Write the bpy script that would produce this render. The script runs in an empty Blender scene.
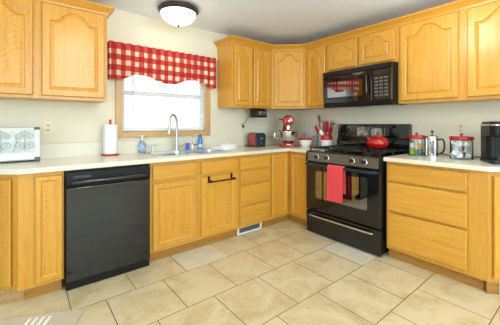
import bpy, bmesh, math, random
from mathutils import Vector, Matrix
random.seed(7)
SC = bpy.context.scene
COL = SC.collection
PI = math.pi
R = math.radians

# ------------------------------------------------------------------ camera
cam_d = bpy.data.cameras.new('camera')
cam = bpy.data.objects.new('camera', cam_d); COL.objects.link(cam)
cam.location = (-3.1838, -3.0539, 1.2154)
cam.rotation_euler = (R(90), 0, -0.6749)
cam_d.sensor_width = 36
cam_d.lens = 36 * 284.41 / 500
cam_d.shift_y = (123.6 - 162.5) / 500
cam_d.clip_start = 0.05
SC.camera = cam

# ------------------------------------------------------------------ sky, added fill lights, exposure
wd = bpy.data.worlds.new('World'); SC.world = wd; wd.use_nodes = True
wn = wd.node_tree.nodes; wl = wd.node_tree.links
bgn = wn['Background']
sky = wn.new('ShaderNodeTexSky'); sky.sky_type = 'HOSEK_WILKIE'; sky.turbidity = 6
sky.sun_direction = (0.3, -0.6, 0.75); sky.ground_albedo = 0.6
mixw = wn.new('ShaderNodeMix'); mixw.data_type = 'RGBA'; mixw.inputs[0].default_value = 0.8
mixw.inputs[7].default_value = (1.0, 1.0, 1.0, 1)
wl.new(sky.outputs[0], mixw.inputs[6]); wl.new(mixw.outputs[2], bgn.inputs[0])
bgn.inputs[1].default_value = 2.3

def area(name, loc, rot, sx, sy, power, col):
    l = bpy.data.lights.new(name, 'AREA'); l.shape = 'RECTANGLE'; l.size = sx; l.size_y = sy
    l.energy = power; l.color = col
    o = bpy.data.objects.new(name, l); COL.objects.link(o); o.location = loc; o.rotation_euler = rot
    return o
# added area lights at the unseen rear and side openings, filling the room
area('rear_fill_light', (-2.4, -6.35, 1.55), (R(90), 0, 0), 3.4, 1.15, 105, (0.60, 0.82, 1.0))
area('side_fill_light', (-5.75, -3.3, 1.35), (R(90), 0, R(-90)), 2.4, 1.5, 66, (0.64, 0.84, 1.0))


SC.view_settings.view_transform = 'Standard'
SC.view_settings.look = 'None'
SC.view_settings.gamma = 1
SC.view_settings.use_curve_mapping = False
SC.view_settings.exposure = -0.08

# ------------------------------------------------------------------ helpers
def srgb(r, g, b):
    f = lambda c: (c / 255 / 12.92) if c / 255 <= 0.04045 else ((c / 255 + 0.055) / 1.055) ** 2.4
    return (f(r), f(g), f(b), 1)

def mat(name, col, rough=0.5, metal=0.0, spec=0.5, emit=None, es=0, trans=0, coat=0, noise=None, bump=None, sheen=0):
    m = bpy.data.materials.new(name); m.use_nodes = True
    n = m.node_tree.nodes; l = m.node_tree.links; b = n['Principled BSDF']
    b.inputs['Base Color'].default_value = col
    b.inputs['Roughness'].default_value = rough
    b.inputs['Metallic'].default_value = metal
    b.inputs['Specular IOR Level'].default_value = spec
    b.inputs['Transmission Weight'].default_value = trans
    b.inputs['Coat Weight'].default_value = coat
    if sheen: b.inputs['Sheen Weight'].default_value = sheen
    if emit:
        b.inputs['Emission Color'].default_value = emit; b.inputs['Emission Strength'].default_value = es
    tc = n.new('ShaderNodeTexCoord')
    if noise:
        sc, amt, col2 = noise
        t = n.new('ShaderNodeTexNoise'); t.inputs['Scale'].default_value = sc; t.inputs['Detail'].default_value = 5
        mx = n.new('ShaderNodeMix'); mx.data_type = 'RGBA'
        mp = n.new('ShaderNodeMapRange'); mp.inputs[1].default_value = 0.35; mp.inputs[2].default_value = 0.65
        mp.inputs[4].default_value = amt
        l.new(tc.outputs['Object'], t.inputs['Vector']); l.new(t.outputs[0], mp.inputs[0]); l.new(mp.outputs[0], mx.inputs[0])
        mx.inputs[6].default_value = col; mx.inputs[7].default_value = col2
        l.new(mx.outputs[2], b.inputs['Base Color'])
    if bump:
        sc, st = bump
        t = n.new('ShaderNodeTexNoise'); t.inputs['Scale'].default_value = sc; t.inputs['Detail'].default_value = 3
        bp = n.new('ShaderNodeBump'); bp.inputs['Strength'].default_value = st; bp.inputs['Distance'].default_value = 0.002
        l.new(tc.outputs['Object'], t.inputs['Vector']); l.new(t.outputs[0], bp.inputs['Height']); l.new(bp.outputs[0], b.inputs['Normal'])
    return m

def glass_mat(name, tint, gl=0.12, rough=0.02):
    m = bpy.data.materials.new(name); m.use_nodes = True
    n = m.node_tree.nodes; l = m.node_tree.links
    n.remove(n['Principled BSDF']); out = n['Material Output']
    t = n.new('ShaderNodeBsdfTransparent'); t.inputs[0].default_value = tint
    g = n.new('ShaderNodeBsdfGlossy'); g.inputs['Roughness'].default_value = rough
    f = n.new('ShaderNodeLayerWeight'); f.inputs[0].default_value = 0.12
    mp = n.new('ShaderNodeMath'); mp.operation = 'MAXIMUM'; mp.inputs[1].default_value = gl*.35
    mx = n.new('ShaderNodeMixShader')
    l.new(f.outputs[0], mp.inputs[0]); l.new(mp.outputs[0], mx.inputs[0])
    l.new(t.outputs[0], mx.inputs[1]); l.new(g.outputs[0], mx.inputs[2]); l.new(mx.outputs[0], out.inputs[0])
    return m

def oak(name, axis, c1, c2, c3, figure=1.0, rough=0.33):
    """oak; grain runs along local Z (axis 'z'), or local X (axis 'x')"""
    m = bpy.data.materials.new(name); m.use_nodes = True
    n = m.node_tree.nodes; l = m.node_tree.links; b = n['Principled BSDF']
    b.inputs['Roughness'].default_value = rough
    b.inputs['Coat Weight'].default_value = 0.35; b.inputs['Coat Roughness'].default_value = 0.36
    tc = n.new('ShaderNodeTexCoord'); oi = n.new('ShaderNodeObjectInfo')
    sx = n.new('ShaderNodeSeparateXYZ'); l.new(tc.outputs['Object'], sx.inputs[0])
    U, W = ('X', 'Z') if axis == 'z' else ('Z', 'X')
    def mth(op, a, bb=None, c=None):
        q = n.new('ShaderNodeMath'); q.operation = op
        for i, v in enumerate((a, bb, c)):
            if v is None: continue
            if hasattr(v, 'links') or hasattr(v, 'is_output'): l.new(v, q.inputs[i])
            else: q.inputs[i].default_value = v
        return q.outputs[0]
    rnd = oi.outputs['Random']
    # low frequency wander
    cmb = n.new('ShaderNodeCombineXYZ')
    l.new(mth('ADD', mth('MULTIPLY', sx.outputs[U], 5.0), mth('MULTIPLY', rnd, 37.0)), cmb.inputs[0])
    l.new(mth('MULTIPLY', sx.outputs['Y'], 5.0), cmb.inputs[1])
    l.new(mth('ADD', mth('MULTIPLY', sx.outputs[W], 2.2), mth('MULTIPLY', rnd, 11.0)), cmb.inputs[2])
    n1 = n.new('ShaderNodeTexNoise'); n1.inputs['Scale'].default_value = 1.0; n1.inputs['Detail'].default_value = 2.5
    l.new(cmb.outputs[0], n1.inputs['Vector'])
    wob = mth('SUBTRACT', n1.outputs[0], 0.5)
    # rings: distance from a log axis that leans slightly away from the board
    x0 = mth('MULTIPLY_ADD', rnd, 0.12, -0.06)
    du = mth('ADD', mth('ADD', mth('SUBTRACT', mth('PINGPONG', sx.outputs[U], 0.21), 0.10), x0), mth('MULTIPLY', wob, 0.16))
    wz = mth('SUBTRACT', sx.outputs[W], mth('MULTIPLY', mth('GREATER_THAN', sx.outputs[W], 1.35), 1.35))
    dd = mth('ADD', mth('MULTIPLY', wz, 0.26), mth('MULTIPLY_ADD', rnd, 0.05, 0.05))
    d = mth('SQRT', mth('ADD', mth('MULTIPLY', du, du), mth('MULTIPLY', dd, dd)))
    ring = mth('FRACT', mth('ADD', mth('MULTIPLY', d, 105.0), mth('MULTIPLY', wob, 3.0)))
    ring = mth('POWER', ring, 2.2)
    # fine pores
    c2n = n.new('ShaderNodeCombineXYZ')
    l.new(mth('MULTIPLY', sx.outputs[U], 170.0), c2n.inputs[0]); l.new(mth('MULTIPLY', sx.outputs['Y'], 240.0), c2n.inputs[1])
    l.new(mth('ADD', mth('MULTIPLY', sx.outputs[W], 9.0), mth('MULTIPLY', rnd, 50.0)), c2n.inputs[2])
    n2 = n.new('ShaderNodeTexNoise'); n2.inputs['Scale'].default_value = 1.0; n2.inputs['Detail'].default_value = 2
    l.new(c2n.outputs[0], n2.inputs['Vector'])
    mp = n.new('ShaderNodeMapRange'); mp.inputs[1].default_value = 0.42; mp.inputs[2].default_value = 0.7
    l.new(n2.outputs[0], mp.inputs[0])
    c3n = n.new('ShaderNodeCombineXYZ')
    l.new(mth('ADD', mth('MULTIPLY', sx.outputs[U], 34.0), mth('MULTIPLY', rnd, 90.0)), c3n.inputs[0]); l.new(mth('MULTIPLY', sx.outputs[W], 1.6), c3n.inputs[2])
    n3 = n.new('ShaderNodeTexNoise'); n3.inputs['Scale'].default_value = 1.0; n3.inputs['Detail'].default_value = 3
    l.new(c3n.outputs[0], n3.inputs['Vector'])
    mp3 = n.new('ShaderNodeMapRange'); mp3.inputs[1].default_value = 0.35; mp3.inputs[2].default_value = 0.7; l.new(n3.outputs[0], mp3.inputs[0])
    fac = mth('ADD', mth('ADD', mth('MULTIPLY', ring, 0.34 * figure), mth('MULTIPLY', mp3.outputs[0], 0.28)), mth('MULTIPLY', mp.outputs[0], 0.30))
    rp = n.new('ShaderNodeValToRGB')
    rp.color_ramp.elements[0].position = 0; rp.color_ramp.elements[0].color = c1
    rp.color_ramp.elements[1].position = 1; rp.color_ramp.elements[1].color = c3
    e = rp.color_ramp.elements.new(0.45); e.color = c2
    l.new(fac, rp.inputs[0])
    hsv = n.new('ShaderNodeHueSaturation'); l.new(rp.outputs[0], hsv.inputs['Color'])
    l.new(mth('MULTIPLY_ADD', rnd, 0.12, 0.94), hsv.inputs['Value'])
    l.new(hsv.outputs[0], b.inputs['Base Color'])
    bp = n.new('ShaderNodeBump'); bp.inputs['Strength'].default_value = 0.12; bp.inputs['Distance'].default_value = 0.001
    l.new(fac, bp.inputs['Height']); bp.invert = True
    l.new(bp.outputs[0], b.inputs['Normal'])
    return m

class MB:
    def __init__(s): s.bm = bmesh.new()
    def _new(s, vs): return [s.bm.verts.new(v) for v in vs]
    def box(s, x0, x1, y0, y1, z0, z1, bev=0, M=None, seg=2):
        t = bmesh.new()
        v = [t.verts.new(p) for p in ((x0,y0,z0),(x1,y0,z0),(x1,y1,z0),(x0,y1,z0),(x0,y0,z1),(x1,y0,z1),(x1,y1,z1),(x0,y1,z1))]
        for f in ((0,3,2,1),(4,5,6,7),(0,1,5,4),(1,2,6,5),(2,3,7,6),(3,0,4,7)): t.faces.new([v[i] for i in f])
        if bev: bmesh.ops.bevel(t, geom=t.edges[:], offset=bev, segments=seg, affect='EDGES', profile=0.5)
        s._merge(t, M); return s
    def _merge(s, t, M=None):
        if M is not None: bmesh.ops.transform(t, matrix=M, verts=t.verts)
        me = bpy.data.meshes.new('tmp'); t.to_mesh(me); t.free(); s.bm.from_mesh(me); bpy.data.meshes.remove(me)
    def prism(s, outer, z0, z1, holes=(), axis='z', bev=0, M=None, seg=2):
        """polygon extruded: axis z -> (x,y); axis y -> (x,z); axis x -> (y,z)"""
        t = bmesh.new()
        P = {'z': lambda a, b, c: (a, b, c), 'y': lambda a, b, c: (a, c, b), 'x': lambda a, b, c: (c, a, b)}[axis]
        edges = []; loops = []
        for lp in [outer] + list(holes):
            vs = [t.verts.new(P(a, b, z0)) for a, b in lp]
            loops.append(vs)
            for i in range(len(vs)): edges.append(t.edges.new((vs[i], vs[(i+1) % len(vs)])))
        if holes:
            bmesh.ops.triangle_fill(t, use_beauty=True, edges=edges)
        else:
            t.faces.new(loops[0])
        r = bmesh.ops.extrude_face_region(t, geom=t.faces[:])
        vs = [g for g in r['geom'] if isinstance(g, bmesh.types.BMVert)]
        dv = Vector(P(0, 0, z1 - z0)); bmesh.ops.translate(t, vec=dv, verts=vs)
        bmesh.ops.recalc_face_normals(t, faces=t.faces[:])
        if bev:
            ed = [e for e in t.edges if len(e.link_faces) == 2 and e.calc_face_angle() > R(30)]
            bmesh.ops.bevel(t, geom=ed, offset=bev, segments=seg, affect='EDGES', profile=0.5)
        s._merge(t, M); return s
    def lathe(s, prof, c=(0,0,0), seg=32, M=None, sx=1, sy=1):
        t = bmesh.new(); rings = []
        for r, z in prof:
            if r < 1e-6: rings.append([t.verts.new((c[0], c[1], c[2]+z))])
            else: rings.append([t.verts.new((c[0]+r*sx*math.cos(2*PI*i/seg), c[1]+r*sy*math.sin(2*PI*i/seg), c[2]+z)) for i in range(seg)])
        for a, b in zip(rings, rings[1:]):
            for i in range(seg):
                j = (i+1) % seg
                if len(a) == 1 and len(b) == 1: continue
                if len(a) == 1: t.faces.new((a[0], b[i], b[j]))
                elif len(b) == 1: t.faces.new((a[i], b[0], a[j]))
                else: t.faces.new((a[i], b[i], b[j], a[j]))
        for rg in (rings[0], rings[-1]):
            if len(rg) > 1:
                try: t.faces.new(rg)
                except ValueError: pass
        bmesh.ops.recalc_face_normals(t, faces=t.faces[:])
        s._merge(t, M); return s
    def tube(s, path, r, seg=10, M=None, flat=None):
        path = [Vector(p) for p in path]; n = len(path)
        rr = r if isinstance(r, (list, tuple)) else [r]*n
        t = bmesh.new(); rings = []
        up = None
        for i, p in enumerate(path):
            d = (path[min(i+1, n-1)] - path[max(i-1, 0)]).normalized()
            if up is None:
                up = Vector((0,0,1)) if abs(d.z) < 0.9 else Vector((1,0,0))
            a = d.cross(up).normalized(); b = a.cross(d).normalized(); up = b
            fb = flat or 1
            rings.append([t.verts.new(p + a*math.cos(2*PI*k/seg)*rr[i] + b*math.sin(2*PI*k/seg)*rr[i]*fb) for k in range(seg)])
        for a, b in zip(rings, rings[1:]):
            for i in range(seg): t.faces.new((a[i], a[(i+1)%seg], b[(i+1)%seg], b[i]))
        t.faces.new(rings[0][::-1]); t.faces.new(rings[-1])
        bmesh.ops.recalc_face_normals(t, faces=t.faces[:])
        s._merge(t, M); return s
    def ball(s, c, rx, ry=None, rz=None, seg=20, M=None):
        ry = ry or rx; rz = rz or rx
        n = 12
        t = bmesh.new(); bmesh.ops.create_uvsphere(t, u_segments=seg, v_segments=n, radius=1)
        bmesh.ops.transform(t, matrix=Matrix.Translation(c) @ Matrix.Diagonal((rx, ry, rz, 1)), verts=t.verts)
        s._merge(t, M); return s
    def sweep(s, path, prof, closed=False):
        """path: 2D points; prof: (offset to the right-hand side, z) closed profile; mitred"""
        P = [Vector(p) for p in path]; n = len(P); rings = []
        for i, p in enumerate(P):
            ds = []
            if i > 0: ds.append((P[i]-P[i-1]).normalized())
            if i < n-1: ds.append((P[i+1]-P[i]).normalized())
            ns = [Vector((d.y, -d.x)) for d in ds]
            m = sum(ns, Vector((0,0))).normalized(); k = 1 / m.dot(ns[0])
            rings.append([s.bm.verts.new((p.x+m.x*k*o, p.y+m.y*k*o, z)) for o, z in prof])
        q = len(prof)
        for a, b in zip(rings, rings[1:]):
            for i in range(q): s.bm.faces.new((a[i], a[(i+1)%q], b[(i+1)%q], b[i]))
        s.bm.faces.new(rings[0]); s.bm.faces.new(rings[-1][::-1])
        return s
    def build(s, name, m, parent=None, smooth=40, loc=None, rot=None):
        bm = s.bm
        bmesh.ops.recalc_face_normals(bm, faces=bm.faces[:])
        if smooth:
            for f in bm.faces: f.smooth = True
            for e in bm.edges:
                e.smooth = not (len(e.link_faces) != 2 or e.calc_face_angle(0) > R(smooth))
        me = bpy.data.meshes.new(name); bm.to_mesh(me); bm.free()
        me.materials.append(m)
        o = bpy.data.objects.new(name, me); COL.objects.link(o)
        if smooth:
            wn_ = o.modifiers.new('weighted_normals','WEIGHTED_NORMAL'); wn_.keep_sharp = True
        if parent: o.parent = parent
        if loc: o.location = loc
        if rot: o.rotation_euler = rot
        return o

def thing(name, label, cat, loc=(0,0,0), rz=0, group=None):
    o = bpy.data.objects.new(name, None); COL.objects.link(o); o.empty_display_size = 0.05
    o.location = loc; o.rotation_euler = (0, 0, rz)
    o['label'] = label; o['category'] = cat
    if group: o['group'] = group
    return o
def tag(o, label, cat, group=None):
    o['label'] = label; o['category'] = cat
    if group: o['group'] = group
    return o
def struct(o): o['kind'] = 'structure'; return o
def arc(cx, cy, r, a0, a1, n): return [(cx + r*math.cos(R(a0+(a1-a0)*i/n)), cy + r*math.sin(R(a0+(a1-a0)*i/n))) for i in range(n+1)]
def rrect(x0, x1, y0, y1, r, n=5):
    return (arc(x1-r, y0+r, r, -90, 0, n) + arc(x1-r, y1-r, r, 0, 90, n) + arc(x0+r, y1-r, r, 90, 180, n) + arc(x0+r, y0+r, r, 180, 270, n))
def smooth_path(pts, k=6):
    P = [Vector(p) for p in pts]; out = []
    for i in range(len(P)-1):
        p0 = P[max(i-1,0)]; p1 = P[i]; p2 = P[i+1]; p3 = P[min(i+2,len(P)-1)]
        for j in range(k):
            t = j/k
            out.append(0.5*((2*p1)+(-p0+p2)*t+(2*p0-5*p1+4*p2-p3)*t*t+(-p0+3*p1-3*p2+p3)*t**3))
    out.append(P[-1]); return out

# ------------------------------------------------------------------ materials
OA, OB, OC = srgb(218,162,62), srgb(207,144,44), srgb(150,94,22)
M_oak = oak('oak_vertical_grain', 'z', OA, OB, OC, figure=0.45)
M_oakp = oak('oak_panel_cathedral_grain', 'z', OA, OB, OC, figure=0.9, rough=0.3)
M_oakh = oak('oak_horizontal_grain', 'x', OA, OB, OC, figure=0.6)
M_case = oak('pale_oak_casing', 'z', srgb(214,172,112), srgb(196,150,90), srgb(160,114,60), figure=.3)
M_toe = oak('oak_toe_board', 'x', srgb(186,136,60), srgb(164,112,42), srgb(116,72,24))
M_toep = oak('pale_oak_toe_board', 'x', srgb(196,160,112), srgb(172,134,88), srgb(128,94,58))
M_wall = mat('cream_wall_paint', srgb(228,222,200), 0.7, bump=(160, 0.15))
M_ceil = mat('white_ceiling_paint', srgb(234,241,252), 0.8, bump=(120, 0.2))
M_count = mat('cream_laminate', srgb(232,227,206), 0.22, noise=(300, 0.35, srgb(214,206,182)))
M_white = mat('white_paint', srgb(240,240,238), 0.4)
M_slat = mat('white_blind_slat', srgb(245,244,242), 0.45)
M_louv = mat('grey_vent_louvre', srgb(150,150,144), 0.4, metal=.3)
M_plate = mat('almond_plastic', srgb(232,222,190), 0.4)
M_sock = mat('almond_socket', srgb(214,200,164), .4)
M_dark = mat('dark_slot', srgb(30,28,26), 0.6)
M_blk = mat('gloss_black_enamel', srgb(12,14,17), 0.06, spec=0.7)
M_blks = mat('satin_black_enamel', srgb(13,14,16), 0.35, spec=0.3)
M_blkp = mat('black_plastic', srgb(22,23,26), 0.35)
M_iron = mat('black_cast_iron', srgb(24,24,26), 0.45)
M_bglass = mat('black_oven_glass', srgb(12,13,15), 0.02, spec=1.0, coat=1.0)
M_bglass.node_tree.nodes['Principled BSDF'].inputs['IOR'].default_value = 2.2
M_chrome = mat('chrome', srgb(215,215,218), 0.14, metal=1)
M_steel = mat('brushed_steel', srgb(190,192,194), 0.3, metal=1)
M_panelst = mat('dark_stainless_control_panel', srgb(120,116,108), 0.22, metal=1)
M_red = mat('red_enamel', srgb(178,20,16), 0.12, coat=0.5)
M_redp = mat('red_plastic', srgb(190,34,30), 0.3)
M_redlid = mat('red_painted_lid', srgb(170,22,24), 0.25)
M_towel = mat('coral_red_terry', srgb(226,62,70), 0.95, bump=(700, 0.6), sheen=0.3)
M_paper = mat('white_paper', srgb(246,246,246), 0.9, bump=(500, 0.3))
M_cer = mat('white_glazed_ceramic', srgb(240,236,228), 0.15)
M_bronze = mat('dark_bronze', srgb(74,66,58), 0.35, metal=0.6)
M_lamp = mat('lit_frosted_glass', srgb(255,250,240), 0.4, emit=(1.0, 0.92, 0.80, 1), es=1.35)
M_glass = glass_mat('clear_glass', (0.93,0.95,0.95,1), 0.1)
M_pane = glass_mat('window_glass', (0.97,0.98,0.98,1), 0.05)
M_blue = mat('blue_dish_soap', srgb(60,140,215), 0.2)
M_bluecap = mat('dark_blue_plastic', srgb(30,60,150), 0.35)
M_soap = glass_mat('clear_blue_soap', (0.80,0.88,0.95,1), 0.12)
M_teal = mat('dark_teal_plastic', srgb(34,50,56), 0.25)
M_sink = mat('stainless_sink', srgb(200,202,204), 0.25, metal=1)

def gingham():
    m = bpy.data.materials.new('red_gingham'); m.use_nodes = True
    n = m.node_tree.nodes; l = m.node_tree.links; b = n['Principled BSDF']; b.inputs['Roughness'].default_value = 0.9
    uv = n.new('ShaderNodeUVMap'); uv.uv_map = 'cloth'
    sx = n.new('ShaderNodeSeparateXYZ'); l.new(uv.outputs[0], sx.inputs[0])
    outs = []
    for a in ('X', 'Y'):
        f = n.new('ShaderNodeMath'); f.operation = 'FRACT'; l.new(sx.outputs[a], f.inputs[0])
        g = n.new('ShaderNodeMath'); g.operation = 'GREATER_THAN'; g.inputs[1].default_value = 0.47; l.new(f.outputs[0], g.inputs[0]); outs.append(g.outputs[0])
    ad = n.new('ShaderNodeMath'); ad.operation = 'ADD'; l.new(outs[0], ad.inputs[0]); l.new(outs[1], ad.inputs[1])
    hf = n.new('ShaderNodeMath'); hf.operation = 'MULTIPLY'; hf.inputs[1].default_value = 0.5; l.new(ad.outputs[0], hf.inputs[0])
    rp = n.new('ShaderNodeValToRGB'); rp.color_ramp.interpolation = 'CONSTANT'
    e = rp.color_ramp.elements; e[0].color = srgb(240,222,198); e[0].position = 0; e[1].position = 0.3; e[1].color = srgb(212,86,76)
    k = e.new(0.8); k.color = srgb(186,42,40)
    l.new(hf.outputs[0], rp.inputs[0]); l.new(rp.outputs[0], b.inputs['Base Color'])
    tr = n.new('ShaderNodeBsdfTranslucent'); l.new(rp.outputs[0], tr.inputs[0])
    mx = n.new('ShaderNodeMixShader'); mx.inputs[0].default_value = 0.25
    l.new(b.outputs[0], mx.inputs[1]); l.new(tr.outputs[0], mx.inputs[2]); l.new(mx.outputs[0], n['Material Output'].inputs[0])
    return m
M_ging = gingham()

def tile_mat():
    m = bpy.data.materials.new('beige_floor_tile'); m.use_nodes = True
    n = m.node_tree.nodes; l = m.node_tree.links; b = n['Principled BSDF']
    tc = n.new('ShaderNodeTexCoord'); mp = n.new('ShaderNodeMapping')
    mp.inputs['Location'].default_value = (0.92 + 0.4030*20, 0.4720 + 0.4285*20 - 0.0, 0)
    l.new(tc.outputs['Object'], mp.inputs[0])
    br = n.new('ShaderNodeTexBrick'); l.new(mp.outputs[0], br.inputs['Vector'])
    br.offset = 0.5; br.offset_frequency = 2; br.squash = 1
    br.inputs['Scale'].default_value = 1; br.inputs['Brick Width'].default_value = 0.4030
    br.inputs['Row Height'].default_value = 0.4285; br.inputs['Mortar Size'].default_value = 0.0036
    br.inputs['Mortar Smooth'].default_value = 0.3; br.inputs['Bias'].default_value = 0
    br.inputs['Color1'].default_value = (0.44,0.44,0.44,1); br.inputs['Color2'].default_value = (0.56,0.56,0.56,1); br.inputs['Mortar'].default_value = (0.5,0.5,0.5,1)
    def noise(sc, det, dist=0):
        t = n.new('ShaderNodeTexNoise'); t.inputs['Scale'].default_value = sc; t.inputs['Detail'].default_value = det; t.inputs['Distortion'].default_value = dist
        l.new(tc.outputs['Object'], t.inputs['Vector']); return t
    a = noise(5, 6, 0.6); c = noise(38, 4)
    ad = n.new('ShaderNodeMath'); ad.operation = 'MULTIPLY_ADD'; ad.inputs[1].default_value = 0.35
    l.new(c.outputs[0], ad.inputs[0]); l.new(a.outputs[0], ad.inputs[2])
    ad2 = n.new('ShaderNodeMath'); ad2.operation = 'MULTIPLY_ADD'; ad2.inputs[1].default_value = 0.5
    sep = n.new('ShaderNodeSeparateColor'); l.new(br.outputs['Color'], sep.inputs[0])
    l.new(sep.outputs[0], ad2.inputs[0]); l.new(ad.outputs[0], ad2.inputs[2])
    rp = n.new('ShaderNodeValToRGB'); e = rp.color_ramp.elements
    e[0].position = 0.70; e[0].color = srgb(199,177,131); e[1].position = 1.08 if False else 1.0; e[1].color = srgb(221,205,166)
    k = e.new(0.86); k.color = srgb(212,193,149)
    l.new(ad2.outputs[0], rp.inputs[0])
    mx = n.new('ShaderNodeMix'); mx.data_type = 'RGBA'; l.new(br.outputs['Fac'], mx.inputs[0])
    l.new(rp.outputs[0], mx.inputs[6]); mx.inputs[7].default_value = srgb(128,112,80)
    l.new(mx.outputs[2], b.inputs['Base Color'])
    b.inputs['Roughness'].default_value = 0.38
    bp = n.new('ShaderNodeBump'); bp.inputs['Distance'].default_value = 0.002; bp.inputs['Strength'].default_value = 0.5; bp.invert = True
    l.new(br.outputs['Fac'], bp.inputs['Height']); l.new(bp.outputs[0], b.inputs['Normal'])
    return m
M_tile = tile_mat()
M_ptile = mat('pale_replacement_tile', srgb(226,220,196), 0.38, noise=(9, 0.7, srgb(210,203,176)))

# ------------------------------------------------------------------ room shell
XW, YW, ZC = -5.9, -6.6, 2.357
fl = struct(MB().box(XW-.1, .1, YW-.1, .1, -.08, 0).build('floor', M_tile, smooth=0))
for a in ((-2.116, -1.717, -.9, -.563), (-.907, -.642, -1.757, -1.333)): MB().box(a[0], a[1], a[2], a[3], 0, .0012).build('pale_tile', M_ptile, fl, smooth=0)
struct(MB().box(XW-.1, .1, YW-.1, .1, ZC, ZC+.1).build('ceiling', M_ceil, smooth=0))
WX0, WX1, WZ0, WZ1 = -2.400, -1.440, 1.125, 1.95
w = MB(); w.prism([(XW,0),(.1,0),(.1,ZC),(XW,ZC)], 0, .12, holes=[[(WX0,WZ0),(WX1,WZ0),(WX1,WZ1),(WX0,WZ1)]], axis='y')
struct(w.build('wall_back', M_wall, smooth=0))
struct(MB().box(0, .1, YW, 0, 0, ZC).build('wall_right', M_wall, smooth=0))
w = MB(); w.prism([(YW,0),(.0,0),(.0,ZC),(YW,ZC)], XW-.1, XW, holes=[[(-4.5,.6),(-2.1,.6),(-2.1,2.1),(-4.5,2.1)]], axis='x')
struct(w.build('wall_left', M_wall, smooth=0))
w = MB(); w.prism([(XW,0),(0,0),(0,ZC),(XW,ZC)], YW-.1, YW, holes=[[(-4.1,.95),(-.7,.95),(-.7,2.15),(-4.1,2.15)]], axis='y')
struct(w.build('wall_front', M_wall, smooth=0))
# frames of unseen openings, added behind the camera to let light in
def opening_frame(name, a0, a1, z0, z1, axis, p, mull):
    f = MB()
    pr = [(a0,z0),(a1,z0),(a1,z1),(a0,z1)]; inn = []
    t = .05; k = len(mull)+1; ed = [a0]+mull+[a1]
    for i in range(k): inn.append([(ed[i]+t,z0+t),(ed[i+1]-t,z0+t),(ed[i+1]-t,z1-t),(ed[i]+t,z1-t)])
    f.prism(pr, p, p+.05, holes=inn, axis=axis)
    o = struct(f.build(name, M_white, smooth=0))
    g = MB(); g.box(*((a0+t,a1-t,p+.02,p+.026) if axis=='y' else (p+.02,p+.026,a0+t,a1-t)), z0+t, z1-t)
    g.build('pane', M_pane, o, smooth=0)
opening_frame('added_rear_window', -4.1, -.7, .95, 2.15, 'y', YW-.08, [-2.95, -1.85])
opening_frame('added_side_window', -4.5, -2.1, .6, 2.1, 'x', XW-.08, [-3.3])

# kitchen window: sash frame, panes, oak casing
wf = MB()
t = .04; zm = 1.54
wf.prism([(WX0,WZ0),(WX1,WZ0),(WX1,WZ1),(WX0,WZ1)], .05, .09, holes=[[(WX0+t,WZ0+t),(WX1-t,WZ0+t),(WX1-t,zm-.02),(WX0+t,zm-.02)],[(WX0+t,zm+.02),(WX1-t,zm+.02),(WX1-t,WZ1-t),(WX0+t,WZ1-t)]], axis='y')
win = struct(wf.build('window_1', M_white, smooth=0))
MB().box(WX0+t, WX1-t, .066, .07, WZ0+t, zm-.02).build('pane', M_pane, win, smooth=0)
MB().box(WX0+t, WX1-t, .066, .07, zm+.02, WZ1-t).build('pane', M_pane, win, smooth=0)
CX0, CX1, CZ0, CZ1 = -2.463, -1.378, 1.072, 1.995
cs = MB()
cs.box(CX0, WX0+.004, -.018, 0, CZ0, CZ1, .003).box(WX1-.004, CX1, -.018, 0, CZ0, CZ1, .003)
cs.build('window_casing', M_case, win, smooth=0)
cs = MB()
cs.box(WX0+.004, WX1-.004, -.018, 0, CZ0, WZ0+.004, .003).box(WX0, WX1, -.018, 0, WZ1, CZ1, .003)
cs.box(WX0, WX1, 0, .05, WZ0-.001, WZ0+.006)
cs.build('window_casing', M_case, win, smooth=0)

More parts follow.
